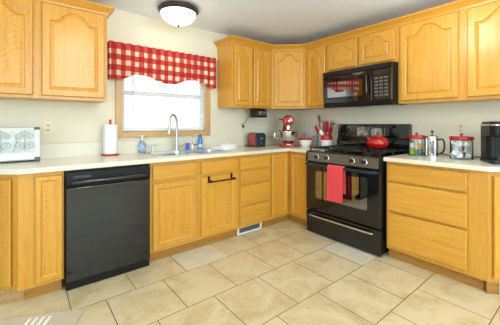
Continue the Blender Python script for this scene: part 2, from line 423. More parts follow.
# ------------------------------------------------------------------ cabinets
def inner_loop(x0, x1, z0, z1, arch, n=26):
    if not arch: return [(x0,z0),(x1,z0),(x1,z1),(x0,z1)]
    w = x1-x0; h = arch; zs = z1-h
    pts = [(x0,z0),(x1,z0),(x1,zs)]
    sh = 0.13*w                                     # flat shoulders then the ogee arch
    a0, a1 = x1-sh, x0+sh
    for i in range(n+1):
        u = i/n; x = a0 + (a1-a0)*u
        c = min(1, (1-abs(2*u-1))*1.0)
        s_ = c*c*(3-2*c); z = zs + h*(0.55*math.sin(c*PI/2)+0.45*min(1,(1.25*c)**2*(3-2*min(1,1.25*c)))) if c > 0 else zs
        pts.append((x, z))
    pts.append((x0, zs))
    return pts
def door(parent, x0, x1, z0, z1, arch=0, fr=.052, y=-.022, loc=None, rot=None, yb=0.0, name='door', flat=False):
    """framed door: stiles and rails with a raised panel; face looks along -y"""
    ix0, ix1, iz0, iz1 = x0+fr, x1-fr, z0+fr, z1-fr*(.75 if arch else 1)
    I = inner_loop(ix0, ix1, iz0, iz1, arch)
    O = []
    n = len(I)
    for k, (x, z) in enumerate(I):
        if k == 0: O.append((x0,z0))
        elif k == 1: O.append((x1,z0))
        elif k == 2: O.append((x1,z1))
        elif k == n-1: O.append((x0,z1))
        else: O.append((x, z1))
    cx, cz = (ix0+ix1)/2, (iz0+iz1)/2; W = ix1-ix0; H = iz1-iz0
    def shr(L, d): return [(cx+(x-cx)*(1-2*d/W), cz+(z-cz)*(1-2*d/H)) for x, z in L]
    ocx, ocz = (x0+x1)/2, (z0+z1)/2
    def shro(L, d): return [(ocx+(x-ocx)*(1-2*d/(x1-x0)), ocz+(z-ocz)*(1-2*d/(z1-z0))) for x, z in L]
    b = MB(); bm = b.bm
    def ring(L, yy): return [bm.verts.new((x, yy, z)) for x, z in L]
    def skin(A, B):
        for i in range(n): bm.faces.new((A[i], A[(i+1)%n], B[(i+1)%n], B[i]))
    r0 = ring(shro(O, .017), yb); r1 = ring(O, y+.008); r2 = ring(shro(O, .006), y); r3 = ring(shr(I, -.003), y); r4 = ring(shr(I, .002), y+.005 if flat else y+.004); r5 = ring(shr(I, .009 if flat else .004), y+.010); r6 = ring(shr(I,.009 if flat else .004), yb)
    for a, c in ((r0,r1),(r1,r2),(r2,r3),(r3,r4),(r4,r5),(r5,r6),(r6,r0)): skin(a, c)
    d = b.build(name, M_oak, parent, smooth=0, loc=loc, rot=rot)
    p = MB(); bm = p.bm
    q0 = ring(shr(I,.004), yb-.001) if False else [bm.verts.new((x, yb-.001, z)) for x, z in shr(I, .004)]
    q1 = [bm.verts.new((x, y+.0095, z)) for x, z in shr(I, .004)]
    q2 = [bm.verts.new((x, y+.009, z)) for x, z in shr(I, .009)]
    q3 = [bm.verts.new((x, y+(.009 if flat else .002), z)) for x, z in shr(I, .026)]
    for A, B in ((q0,q1),(q1,q2),(q2,q3)):
        for i in range(n): bm.faces.new((A[i], A[(i+1)%n], B[(i+1)%n], B[i]))
    bm.faces.new(q3); bm.faces.new(q0[::-1])
    p.build('door_panel', M_oakp, d, smooth=0)
    return d
def drawer(parent, x0, x1, z0, z1, y=-.022):
    t = MB(); t.box(x0, x1, y, -.009, z0, z1); t.box(x0+.017, x1-.017, -.010, 0, z0+.017, z1-.017)
    ed = [e for e in t.bm.edges if all(v.co.y < y+.001 for v in e.verts)]
    bmesh.ops.bevel(t.bm, geom=ed, offset=.009, segments=2, affect='EDGES', profile=.7)
    return t.build('drawer', M_oakh, parent, smooth=0)

FZ = .876
def cab_local(nm, label, x, w, rot, wy, group=None):
    return thing(nm, label, 'cabinet', (x, wy, 0), rot, group)
def carcass(p, w, z0, z1, depth, holes, fr_z=None):
    b = MB(); b.prism([(0,z0),(w,z0),(w,z1),(0,z1)], 0, depth, axis='y'); b.build('carcass', M_oak, p, smooth=0)
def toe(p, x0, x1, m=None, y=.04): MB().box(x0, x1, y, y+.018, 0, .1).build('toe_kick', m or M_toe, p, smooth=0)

D0 = -.60    # face-frame plane of base run on the window wall; the same value in x on the stove wall
# left end, angled at 45 degrees
c = thing('base_cabinet', 'angled end base cabinet at the far left of the window wall counter', 'cabinet', (-3.21, D0, 0))
b = MB(); L45 = .60*math.sqrt(2)
b.prism([(0,0),(0,.598),(-.598,.598)], .1, FZ); b.build('carcass', M_oak, c, smooth=0)
LT = [(.034,.040),(-.10,.0755),(-.5,.50),(-.48,.52),(-.09,.096),(.034,.060)]
door(c, -.80, -.035, .13, .845, rot=(0,0,R(-45)), flat=True)
MB().prism(LT, 0, .1).build('toe_kick', M_toep, c, smooth=0)['label'] = 'pale toe kick board'
# narrow cabinet beside it
c = thing('base_cabinet', 'narrow one-door base cabinet left of the black dishwasher', 'cabinet', (-3.209, D0, 0))
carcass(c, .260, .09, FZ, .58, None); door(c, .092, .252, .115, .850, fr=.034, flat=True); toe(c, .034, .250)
# sink base
c = thing('base_cabinet', 'sink base cabinet with two doors right of the dishwasher', 'cabinet', (-2.325, D0, 0))
carcass(c, .935, .09, FZ-.19, .58, None)
MB().box(0, .935, 0, .03, FZ-.19, FZ).build('face_frame', M_oakh, c, smooth=0)
for a0, a1 in ((.020,.436),(.490,.919)):
    door(c, a0, a1, .115, .693, flat=True); drawer(c, a0, a1, .722, .846)
toe(c, 0, .935)
# drawer stack
c = thing('base_cabinet', 'narrow base cabinet with a stack of four drawers left of the corner', 'cabinet', (-1.389, D0, 0))
carcass(c, .468, .09, FZ, .58, None)
for z0, z1 in ((.722,.846),(.562,.700),(.340,.540),(.122,.318)): drawer(c, .022, .449, z0, z1)
toe(c, 0, .468)
v = MB(); v.prism(rrect(-1.37,-1.03,.006,.092,.004), -.575, -.562, holes=[[(-1.35,.022),(-1.05,.022),(-1.05,.076),(-1.35,.076)]], axis='y')
vt = tag(v.build('floor_vent', M_white, smooth=0), 'white vent grille set in the toe kick under the four drawers', 'vent')
v = MB(); v.box(-1.35,-1.05,-.566,-.563,.022,.076); v.build('duct', M_dark, vt, smooth=0)
v = MB()
for i in range(30): v.box(-1.347+.01*i, -1.3447+.01*i, -.572, -.566, .022, .076)
v.build('louvres', M_louv, vt, smooth=0)
# corner cabinet
c = thing('base_cabinet', 'L-shaped corner base cabinet with two folding doors left of the range', 'cabinet', (D0, D0, 0))
b = MB(); b.prism([(-.319,0),(0,0),(0,-.322),(.58,-.322),(.58,.58),(-.319,.58)], .09, FZ); b.build('carcass', M_oak, c, smooth=0)
door(c, -.300, -.030, .122, .850, fr=.045, flat=True)
door(c, .042, .292, .115, .850, fr=.045, rot=(0,0,R(-90)), flat=True)
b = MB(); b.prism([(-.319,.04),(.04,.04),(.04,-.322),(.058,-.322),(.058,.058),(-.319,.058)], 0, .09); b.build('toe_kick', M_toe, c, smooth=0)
# right of the range
c = thing('base_cabinet', 'wide base cabinet with three drawers right of the range', 'cabinet', (D0, -1.812, 0), R(-90))
carcass(c, .718, .09, FZ, .58, None)
for z0, z1 in ((.708,.850),(.440,.690),(.125,.422)): drawer(c, .016, .602, z0, z1)
toe(c, 0, .69)
c = thing('base_cabinet', 'angled end base cabinet at the right end of the stove wall', 'cabinet', (D0, -2.531, 0))
b = MB(); b.prism([(0,0),(.598,-.598),(.598,0)], .09, FZ); b.build('carcass', M_oak, c, smooth=0)
door(c, .030, .80, .120, .845, rot=(0,0,R(-45)), flat=True)
MB().box(.002, .83, .010, .028, 0, .1).build('toe_kick', M_toe, c, smooth=0, rot=(0,0,R(-45)))
v = MB(); v.prism([(.078,.006),(.3,.006),(.3,.088),(.078,.088)], -.006, .009, holes=[[(.088,.02),(.285,.02),(.285,.074),(.088,.074)]], axis='y')
vt = v.build('floor_vent', M_white, smooth=0, loc=(D0,-2.531,0), rot=(0,0,R(-45))); tag(vt, 'white vent grille in the toe kick at the right picture edge', 'vent')
v = MB(); v.box(.088,.285,.006,.009,.02,.074); v.build('duct', M_dark, vt, smooth=0)
v = MB()
for i in range(18): v.box(.092+.0105*i, .095+.0105*i, -.003, .005, .02, .074)
v.build('louvres', M_louv, vt, smooth=0)

# upper cabinets
ZU, ZT = 1.412, 2.215
UD = -.32
c = thing('wall_cabinet', 'two-door arched wall cabinet at the upper left, beside the window', 'cabinet', (-3.583, UD, 0))
b = MB(); b.box(0,.979,0,.32,ZU,ZT).build('carcass', M_oak, c, smooth=0)
door(c, .022, .463, 1.434, 2.155, .085); door(c, .515, .955, 1.434, 2.155, .085)
CP = [(0,2.165),(.006,2.165),(.010,2.178),(.022,2.190),(.040,2.206),(.052,2.214),(.056,2.216),(.056,2.232),(0,2.232)]
MB().sweep([(0+.979,.32),(.979,0),(0,0),(0,.32)][::-1], [(a,z) for a,z in CP]).build('crown_moulding', M_oakh, c, smooth=0)
c = thing('wall_cabinet', 'narrow two-door wall cabinet right of the window', 'cabinet', (-1.266, UD, 0))
MB().box(0,.635,0,.32,ZU,ZT).build('carcass', M_oak, c, smooth=0)
door(c, .026, .293, 1.434, 2.155, .075, fr=.045); door(c, .318, .590, 1.434, 2.155, .075, fr=.045)
c = thing('wall_cabinet', 'diagonal corner wall cabinet with one arched door', 'cabinet', (-.630, UD, 0), R(-45))
b = MB(); q = .31*math.sqrt(2)
b.prism([(0,0),(q,0),(q+.226,.226),(q/2, q/2+.446),(-.226,.226)], ZU, ZT); b.build('carcass', M_oak, c, smooth=0)
door(c, .030, q-.026, 1.434, 2.155, .080)
c = thing('wall_cabinet', 'single-door wall cabinet between the corner and the microwave', 'cabinet', (UD, -.630, 0), R(-90))
MB().box(0,.331,0,.32,ZU,ZT).build('carcass', M_oak, c, smooth=0)
door(c, .030, .308, 1.434, 2.155, .075)
c = thing('wall_cabinet', 'short two-door wall cabinet above the black microwave', 'cabinet', (UD, -.962, 0), R(-90))
MB().box(0,.829,0,.32,1.822,ZT).build('carcass', M_oak, c, smooth=0)
door(c, .020, .396, 1.845, 2.155, .080); door(c, .424, .800, 1.845, 2.155, .080)
c = thing('wall_cabinet', 'tall two-door arched wall cabinet right of the microwave', 'cabinet', (UD, -1.792, 0), R(-90))
MB().box(0,1.1,0,.32,ZU,ZT).build('carcass', M_oak, c, smooth=0)
door(c, .022, .494, 1.434, 2.155, .085); door(c, .553, 1.03, 1.434, 2.155, .085)
cr = MB(); cr.sweep([(-1.266,0),(-1.266,UD),(-.63,UD),(UD,-.63),(UD,-2.892),(0,-2.892)], [(a, z+.001) for a, z in CP])
tag(cr.build('crown_moulding', M_oakh, smooth=0), 'oak crown moulding running along the tops of the right-hand wall cabinets', 'moulding')

# ------------------------------------------------------------------ countertops
SX0, SX1, SY0, SY1 = -2.24, -1.43, -.545, -.085
ct = thing('countertop', 'cream L-shaped countertop with sink cutout along the window wall', 'countertop', (0,0,FZ))
b = MB(); b.prism([(-3.845,0),(-3.21,-.645),(-.645,-.645),(-.645,-.928),(0,-.928),(0,0)], .001, .038, holes=[rrect(SX0+.012,SX1-.012,SY0+.012,SY1-.012,.03)], bev=.006)
b.build('worktop', M_count, ct)
b = MB(); b.sweep([(-3.86,0),(0,0),(0,-.928)], [(0,.038),(.02,.038),(.02,.160),(.016,.164),(0,.164)]); b.build('backsplash', M_count, ct, smooth=0)
ct = thing('countertop', 'cream countertop with clipped end right of the range', 'countertop', (0,0,FZ))
b = MB(); b.prism([(-.645,-1.802),(-.645,-2.546),(0,-3.191),(0,-1.802)], .001, .038, bev=.006); b.build('worktop', M_count, ct)
b = MB(); b.sweep([(0,-1.802),(0,-3.18)], [(0,.038),(.02,.038),(.02,.160),(.016,.164),(0,.164)]); b.build('backsplash', M_count, ct, smooth=0)

# ------------------------------------------------------------------ dishwasher
c = thing('dishwasher', 'black built-in dishwasher under the window wall counter', 'dishwasher', (-2.943, D0, 0))
W = .612
MB().box(0,W,0,.55,.1,.868).build('tub_casing', M_blks, c, smooth=0)
b = MB(); b.box(.004,W-.004,-.035,0,.066,.745,.006); b.build('door', M_blk, c)
b = MB(); b.prism([(-.030,.750),(-.038,.775),(-.038,.838),(-.026,.862),(0,.862),(0,.750)], .004, W-.004, axis='x', bev=.002); cp = b.build('control_panel', M_blks, c, smooth=0)
b = MB(); b.box(.05,.16,-.0395,-.037,.815,.832); b.build('badge', mat('dark_badge', srgb(60,62,66), .3), cp, smooth=0)
hp = smooth_path([(.045,-.034,.785),(.05,-.060,.786),(.16,-.072,.789),(.306,-.076,.790),(.45,-.072,.789),(.558,-.060,.786),(.563,-.034,.785)], 6)
MB().tube(hp, .013, 12, flat=1.1).build('handle', M_blk, c)
b = MB(); b.box(.006,W-.006,-.022,.02,.004,.062,.003); b.build('toe_panel', M_blks, c)
for x in (.04, W-.07): MB().box(x,x+.03,-.01,.018,0,.005).build('foot', M_blkp, c, smooth=0)

# ------------------------------------------------------------------ gas range
RY0, RW = -.936, .858
c = thing('gas_range', 'black freestanding gas range with red towel on its door handle', 'stove', (-.64, RY0, 0), R(-90))
MB().box(0,RW,0,.62,.03,.895).build('body', M_blks, c, smooth=0)
for x in (.03, RW-.08):
    for y in (.02,.54): MB().box(x,x+.05,y,y+.05,0,.03).build('foot', M_blkp, c, smooth=0)
b = MB(); b.box(.004,RW-.004,-.03,0,.012,.245,.006); dr = b.build('warming_drawer', M_blk, c)
b = MB(); b.tube([(.07,-.03,.205),(.07,-.052,.207),(.10,-.060,.207),(RW-.10,-.060,.207),(RW-.07,-.052,.207),(RW-.07,-.03,.205)], .009, 10); b.build('handle', M_chrome, dr)
b = MB(); b.prism([(.004,.262),(RW-.004,.262),(RW-.004,.790),(.004,.790)], -.035, 0, axis='y', holes=[rrect(.13,RW-.13,.40,.70,.02)], bev=.004)
dr = b.build('oven_door', M_blk, c, smooth=0)
MB().box(.125,RW-.125,-.031,-.012,.395,.705).build('window', M_bglass, dr, smooth=0)
b = MB(); b.tube(smooth_path([(.03,-.03,.765),(.035,-.07,.77),(.08,-.085,.771),(RW/2,-.088,.771),(RW-.08,-.085,.771),(RW-.035,-.07,.77),(RW-.03,-.03,.765)],5), .014, 12); b.build('handle', mat('blue_black_handle', srgb(50,62,84), .2, metal=.6), dr)
# sloped control panel
b = MB(); b.prism([(-.038,.800),(0,.800),(.03,.800),(.03,.904),(-.008,.904),(-.022,.898)], .0, RW, axis='x', bev=.003); cp = b.build('control_panel', M_panelst, c, smooth=0)
for x0, x1 in ((-.002,.018),(RW-.018,RW+.002)):
    b = MB(); b.prism([(-.043,.796),(.03,.796),(.03,.909),(-.010,.909),(-.027,.901)], x0, x1, axis='x', bev=.002); b.build('end_cap', M_blks if x0 < 0 else M_blks, cp, smooth=0)
tilt = math.atan2(.016, .098)
for x in (.150,.278,.575,.702):
    b = MB(); Mx = Matrix.Translation((x,-.031,.850)) @ Matrix.Rotation(R(90)-tilt, 4, 'X')
    b.lathe([(0,0),(.030,0),(.030,.004),(.024,.008),(.0,.008)], seg=28, M=Mx); k = b.build('knob', M_chrome, c)
    b = MB(); b.lathe([(0,.008),(.0225,.008),(.021,.026),(.0,.026)], seg=24, M=Mx); b.box(-.004,.004,-.019,.019,.022,.030,.001,M=Mx); b.build('knob_grip', M_blkp, k)
# cooktop
b = MB(); b.box(0,RW,-.012,.60,.893,.912,.005); b.build('cooktop', M_blk, c)
for x in (.215, .643):
    for y in (.14,.41):
        b = MB(); b.lathe([(0,0),(.055,0),(.055,.006),(.042,.010),(.042,.016),(.030,.020),(0,.020)], (x,y,.912), 24); b.build('burner', M_iron, c)
for x0, x1 in ((.03,.40),(.458,.828)):
    b = MB(); z = .944; r = .006
    def bar(p, q): b.tube([p,q], r, 8)
    y0, y1 = .01, .545
    for p, q in (((x0,y0,z),(x1,y0,z)),((x0,y1,z),(x1,y1,z)),((x0,y0,z),(x0,y1,z)),((x1,y0,z),(x1,y1,z)),((x0,(y0+y1)/2,z),(x1,(y0+y1)/2,z))): bar(p,q)
    xm = (x0+x1)/2
    for ym in (.14,.41):
        for a in range(4):
            ca, sa = math.cos(a*PI/2), math.sin(a*PI/2)
            ex = (xm + ca*(x1-x0)/2, ym + sa*.132, z); b.tube([(xm+ca*.03, ym+sa*.03, z+.002), ex], r, 8)
        for sx_ in (-1,1):
            for sy_ in (-1,1): b.tube([(xm+sx_*.05,ym+sy_*.05,z+.001),(xm+sx_*.12,ym+sy_*.13,z)], r*.9, 8)
    for x in (x0,x1):
        for y in (y0,(y0+y1)/2,y1): b.box(x-.006,x+.006,y-.006,y+.006,.911,z)
    b.build('grate', M_iron, c)
# backguard
b = MB(); b.prism([(.545,.912),(.64,.912),(.64,1.205),(.600,1.212),(.575,1.200),(.572,1.06),(.545,1.0)], .004, RW-.004, axis='x', bev=.004); bg = b.build('backguard', M_blk, c, smooth=0)
b = MB(); b.box(.02,RW-.02,.560,.575,1.035,1.047,.003); b.build('trim_strip', M_blks, bg, smooth=0)
b = MB(); b.prism(rrect(.27,.60,1.075,1.175,.012), .566, .574, axis='y'); b.build('display', M_bglass, bg, smooth=0)

# red towel over the oven handle (hangs in front)
b = MB(); bm = b.bm
tx0, tx1 = .341, .520; ny = 26; nx = 14
prof = [(-.062,.60)]
front = [(-.107,.505+.0),( -.106,.60),(-.105,.70),(-.105,.765)]
path = [(-.112,.437),(-.110,.50),(-.108,.60),(-.107,.70),(-.1065,.765)] + [(-.088+.0185*math.cos(R(a)), .771+.0185*math.sin(R(a))) for a in (170,140,110,80,50,20)] + [(-.069,.74),(-.066,.68),(-.064,.60),(-.063,.52)]
grid = []
for j, (py, pz) in enumerate(path):
    row = []
    for i in range(nx+1):
        u = i/nx; x = tx0+(tx1-tx0)*u
        wv = .004*math.sin(u*9+1.0)*(1 if j < 5 else .2 if j < 11 else .3)*(1-min(1,(pz-.43)/.34)*.8)
        dx = .005*(1-u)*(.78-pz)
        row.append(bm.verts.new((x+dx, py - abs(wv), pz)))
    grid.append(row)
for a, cc in zip(grid, grid[1:]):
    for i in range(nx): bm.faces.new((a[i],a[i+1],cc[i+1],cc[i]))
tw = b.build('dish_towel', M_towel, smooth=80, loc=(-.64, RY0, 0), rot=(0,0,R(-90)))
sm = tw.modifiers.new('thickness','SOLIDIFY'); sm.thickness = .006; sm.offset = 1
tag(tw, 'coral red dish towel draped over the oven door handle', 'towel')

# ------------------------------------------------------------------ microwave
c = thing('microwave', 'black over-the-range microwave below the short wall cabinet', 'microwave', (-.402, -.980, 1.398), R(-91.4)); c.rotation_euler = (R(2.1), 0, R(-91.3))
W = .806; H = .412
MB().box(0,W,.02,.352,0,H).build('body', M_blks, c, smooth=0)
dw_ = .60
b = MB(); b.prism([(.002,.052),(dw_,.052),(dw_,H-.055),(.002,H-.055)], -.015, .02, axis='y', holes=[rrect(.06,dw_-.10,.115,.285,.012)], bev=.003); dr = b.build('door', M_blk, c, smooth=0)
MB().box(.055,dw_-.095,-.011,.015,.11,.29).build('window', M_bglass, dr, smooth=0)
b = MB(); b.tube(smooth_path([(dw_-.035,-.014,.10),(dw_-.035,-.045,.115),(dw_-.035,-.052,.21),(dw_-.035,-.045,.30),(dw_-.035,-.014,.315)],5), .009, 10); b.build('handle', M_blk, dr)
b = MB(); b.box(dw_+.003,W-.002,-.015,.02,.052,H-.055,.003); cp = b.build('control_panel', M_blk, c, smooth=0)
b = MB(); b.box(dw_+.03,W-.03,-.0165,-.014,.310,.345); b.build('display', mat('dark_display', srgb(20,40,46), .1), cp, smooth=0)
b = MB()
for i in range(3):
    for j in range(6): b.box(dw_+.034+i*.05, dw_+.070+i*.05, -.0165,-.014, .09+j*.034, .108+j*.034)
b.build('keypad', mat('grey_key_marks', srgb(90,92,98), .35), cp, smooth=0)
b = MB(); b.box(.002,W-.002,-.015,.02,H-.05,H-.001,.003); vt = b.build('top_vent', M_blks, c, smooth=0)
b = MB()
for i in range(4): b.box(.03,W-.03,-.018,-.014,H-.044+i*.010,H-.040+i*.010)
b.build('vent_slats', M_blkp, vt, smooth=0)
b = MB(); b.prism([(-.015,.048),(.02,.048),(.02,0),(.012,0),(-.010,.012)], .002, W-.002, axis='x', bev=.002); b.build('bottom_trim', M_blks, c, smooth=0)
for x in (.06,.50): MB().box(x,x+.24,.06,.32,-.004,.002).build('grease_filter', M_steel, c, smooth=0)

# ------------------------------------------------------------------ ceiling lamp
def ceiling_light(x, y, label, power, col):
    c = thing('ceiling_light', label, 'lamp', (x, y, ZC))
    b = MB(); b.lathe([(0,0),(.150,0),(.186,-.012),(.196,-.030),(.196,-.040),(.184,-.046),(.176,-.058),(.170,-.060),(0,-.045)], seg=48); b.build('rim', M_bronze, c)
    b = MB(); pr = [(.171,-.056)] + [(.171*math.cos(R(a)), -.056-.115*math.sin(R(a))) for a in range(8,90,8)] + [(0,-.171)]
    b.lathe(pr, seg=48); b.build('shade', M_lamp, c)
    b = MB(); b.lathe([(0,-.165),(.012,-.170),(.014,-.177),(.007,-.183),(.010,-.190),(.004,-.198),(0,-.199)], seg=16); b.build('finial', M_bronze, c)
    l = bpy.data.lights.new('ceiling_light_bulb', 'POINT'); l.energy = power; l.color = col; l.shadow_soft_size = .15
    o = bpy.data.objects.new('ceiling_light_bulb', l); COL.objects.link(o); o.parent = c; o.location = (0,0,-.30)
ceiling_light(-1.985, -.43, 'round bronze-rimmed flush ceiling light near the window', 2.5, (1.0,.88,.68))
ceiling_light(-2.72, -1.42, 'round flush ceiling light over the middle of the kitchen floor', 10, (1.0,.94,.84))
ceiling_light(-2.3, -3.9, 'added unseen round ceiling light far back in the room, for overhead fill', 40, (1.0,.96,.88))  # out-of-view fixture added for more overhead light
ceiling_light(-.95, -2.3, 'added unseen round ceiling light filling the floor in front of the range', 12, (.96,.98,1.0))  # unseen fixture added as fill near the range

# ------------------------------------------------------------------ blind
c = thing('window_blind', 'white horizontal blind lowered over the kitchen window', 'blind', (0,0,0))
bx0, bx1 = WX0+.008, WX1-.008
MB().box(bx0,bx1,.005,.04,1.91,1.945,.003).build('headrail', M_white, c, smooth=0)
b = MB(); z = 1.90; 
while z > 1.165:
    Mx = Matrix.Translation((0,.022,z)) @ Matrix.Rotation(R(28), 4, 'X'); b.box(bx0,bx1,-.0125,.0125,-.0008,.0008,M=Mx); z -= .0215
b.build('slats', M_slat, c, smooth=0)
MB().box(bx0,bx1,.008,.036,1.140,1.160,.003).build('bottom_rail', M_white, c, smooth=0)
b = MB()
for x in (bx0+.12,(bx0+bx1)/2,bx1-.12):
    for y in (.009,.035): b.box(x-.001,x+.001,y-.0006,y+.0006,1.15,1.91)
b.build('ladder_cord', M_white, c, smooth=0)
MB().tube([(-2.290,.002,1.915),(-2.290,-.004,1.29)], .0035, 8).build('tilt_wand', mat('clear_grey_wand', srgb(190,190,192), .3), c)

# ------------------------------------------------------------------ valance
def interp(T, x):
    for (a, za), (b_, zb) in zip(T, T[1:]):
        if x <= b_: 
            t = (x-a)/(b_-a); t = t*t*(3-2*t) if t > 0 else 0; return za+(zb-za)*t
    return T[-1][1]
VB = [(-2.54,1.650),(-2.42,1.655),(-2.275,1.715),(-2.18,1.706),(-2.08,1.676),(-1.98,1.650),(-1.86,1.652),(-1.74,1.700),(-1.64,1.718),(-1.52,1.690),(-1.43,1.650),(-1.34,1.646)]
VX0, VX1 = -2.535, -1.343
b = MB(); bm = b.bm; nx, nz = 240, 14
uvl = bm.loops.layers.uv.new('cloth')
vv = []
for i in range(nx+1):
    u = i/nx; x = VX0+(VX1-VX0)*u
    zb = interp(VB, x); zt = 2.012 + .004*math.sin(u*90)
    col = []
    for j in range(nz+1):
        t = j/nz; z = zt+(zb-zt)*t
        amp = .007 + .012*t
        fold = math.sin(u*2*PI*11+.8*math.sin(u*17)) + .4*math.sin(u*2*PI*23+1)
        if j in (1,2): amp *= .6
        col.append((bm.verts.new((x + .004*math.cos(u*2*PI*11)*t, -.085 + amp*fold*.7 - .006*math.sin(t*PI), z)), (x, z)))
    vv.append(col)
for i in range(nx):
    for j in range(nz):
        q = (vv[i][j], vv[i+1][j], vv[i+1][j+1], vv[i][j+1])
        f = bm.faces.new([k[0] for k in q])
        for lp, k in zip(f.loops, q): lp[uvl].uv = ((k[1][0]+2.535)/.0875+.264, (min(k[1][1],1.965)-1.60)/.103 + .145)
for i, sgn in ((0,1),(nx,-1)):          # returns to the wall
    pr_ = vv[i]
    ex = [bm.verts.new((pr_[j][0].co.x, -.006, pr_[j][0].co.z)) for j in range(nz+1)]
    for j in range(nz):
        f = bm.faces.new((pr_[j][0], pr_[j+1][0], ex[j+1], ex[j]))
        for lp, k in zip(f.loops, ((0,j),(0,j+1),(1,j+1),(1,j))): lp[uvl].uv = (k[0]*.8+.1, (min(vv[i][k[1]][1][1],1.965)-1.60)/.103+.145)
c = thing('window_valance', 'red and white gingham valance with scalloped hem over the window', 'valance', (0,0,0))
vl = b.build('cloth', M_ging, c, smooth=80)
sm = vl.modifiers.new('thickness','SOLIDIFY'); sm.thickness = .0015
MB().tube([(VX0+.01,-.004,1.99),(VX0+.01,-.07,1.99),(VX1-.01,-.07,1.99),(VX1-.01,-.004,1.99)], .005, 8).build('curtain_rod', M_white, c)

# ------------------------------------------------------------------ sink and taps
CT = .9145
c = thing('kitchen_sink', 'stainless double-bowl sink set in the counter under the window', 'sink', (0,0,CT))
xm = -1.84
holes = [rrect(SX0+.03,xm-.012,SY0+.03,SY1-.075,.05,6), rrect(xm+.012,SX1-.03,SY0+.03,SY1-.075,.05,6)]
b = MB(); b.prism(rrect(SX0,SX1,SY0,SY1,.035), -.001, .005, holes=holes, bev=.0015); b.build('rim', M_sink, c)
for hl in holes:
    b = MB(); bm = b.bm
    cxh = sum(p[0] for p in hl)/len(hl); cyh = sum(p[1] for p in hl)/len(hl)
    rings = []
    for k, z in ((1,.004),(.985,-.03),(.96,-.15),(.90,-.175),(.2,-.180)): rings.append([bm.verts.new((cxh+(x-cxh)*k, cyh+(y-cyh)*k, z)) for x, y in hl])
    nn = len(hl)
    for A, B in zip(rings, rings[1:]):
        for i in range(nn): bm.faces.new((A[i],A[(i+1)%nn],B[(i+1)%nn],B[i]))
    bm.faces.new(rings[-1])
    o = b.build('bowl', M_sink, c); 
    sm = o.modifiers.new('t','SOLIDIFY'); sm.thickness = .0012
FX, FY = -1.866, -.125
c = thing('kitchen_faucet', 'tall chrome gooseneck faucet behind the sink', 'faucet', (FX, FY, CT+.005))
b = MB(); b.lathe([(0,0),(.028,0),(.028,.006),(.022,.014),(.018,.05),(.016,.14),(0,.14)], seg=24)
nk = smooth_path([(0,0,.12),(0,0,.28),(-.008,-.006,.345),(-.045,-.022,.392),(-.085,-.042,.372),(-.100,-.052,.32),(-.103,-.054,.285)], 6)
b.tube(nk, .0115, 14); b.build('spout', M_steel, c)
b = MB(); b.tube([(-.103,-.054,.29),(-.105,-.055,.255),(-.108,-.056,.215),(-.110,-.057,.190)], [.013,.016,.019,.017], 14); b.build('spray_head', M_steel, c)
b = MB(); b.tube(smooth_path([(.012,0,.05),(.05,-.005,.052),(.075,-.005,.075),(.082,-.004,.12),(.072,-.002,.155),(.060,0,.170)],5), [.012]*6+[.010]*5+[.006]*15, 10); b.build('lever', M_steel, c)
c = thing('soap_pump', 'short chrome soap pump left of the gooseneck faucet', 'soap dispenser', (-2.128, -.125, CT+.005))
b = MB(); b.lathe([(0,0),(.020,0),(.020,.006),(.014,.010),(.013,.045),(.010,.050),(.010,.065),(.016,.068),(.014,.080),(0,.082)], seg=20); b.tube([(0,0,.072),(.04,-.02,.075),(.058,-.028,.070)], .005, 8); b.build('pump', M_steel, c)
c = thing('filter_tap', 'thin curved chrome filtered-water tap right of the main faucet', 'faucet', (-1.672, -.118, CT+.005))
b = MB(); b.lathe([(0,0),(.018,0),(.018,.005),(.011,.012),(.009,.06),(0,.06)], seg=18)
b.tube(smooth_path([(0,0,.05),(-.004,0,.08),(-.004,-.004,.12),(.012,-.02,.155),(.038,-.045,.175),(.052,-.055,.170)],6), .0055, 10); b.build('spout', M_chrome, c)
b = MB(); b.box(.006,.055,-.006,.006,.052,.062,.002); b.build('lever', M_blkp, c)

# ------------------------------------------------------------------ sink-side bottles
def pump_bottle(x, y):
    c = thing('soap_bottle', 'clear blue hand-soap bottle with white pump left of the sink', 'bottle', (x,y,CT))
    b = MB(); b.lathe([(0,0),(.030,0),(.034,.006),(.034,.085),(.028,.112),(.012,.122),(.012,.130),(0,.130)], seg=28, sx=1.1, sy=.75); b.build('bottle', M_soap, c)
    b = MB(); b.lathe([(.0345,.03),(.0347,.03),(.0347,.085),(.0345,.085)], seg=28, sx=1.1, sy=.75); b.build('label_sticker', mat('pale_label', srgb(200,214,235), .4, noise=(40,.8,srgb(90,120,190))), c)
    b = MB(); b.lathe([(0,.128),(.015,.128),(.015,.145),(.006,.148),(.005,.168),(.013,.170),(.012,.178),(0,.180)], seg=18); b.tube([(0,0,.174),(-.03,-.012,.172),(-.036,-.014,.164)], .005, 8); b.build('pump', M_white, c)
pump_bottle(-2.215, -.055)
c = thing('dish_soap_bottle', 'blue dish soap bottle with dark blue cap behind the right sink bowl', 'bottle', (-1.538, -.058, CT))
b = MB(); b.lathe([(0,0),(.028,0),(.031,.005),(.031,.06),(.024,.09),(.027,.115),(.020,.135),(.013,.142),(0,.142)], seg=26, sx=1, sy=.7); b.build('bottle', M_blue, c)
b = MB(); b.lathe([(0,.141),(.016,.141),(.015,.160),(.007,.165),(.006,.180),(0,.181)], seg=18); b.build('cap', M_bluecap, c)
b = MB(); b.lathe([(.0313,.02),(.0316,.02),(.0316,.06),(.0313,.06)], seg=26, sx=1, sy=.7); b.build('label_sticker', mat('white_blue_label', srgb(190,215,240), .4), c)
c = tag(MB().prism(rrect(-.021,.021,-.018,.018,.008), 0, .080, bev=.004).build('sponge_holder', mat('blue_translucent_plastic', srgb(70,110,205), .3), loc=(-1.738,-.130,CT+.005)), 'small blue sponge caddy between the faucet and the filter tap', 'sponge holder')
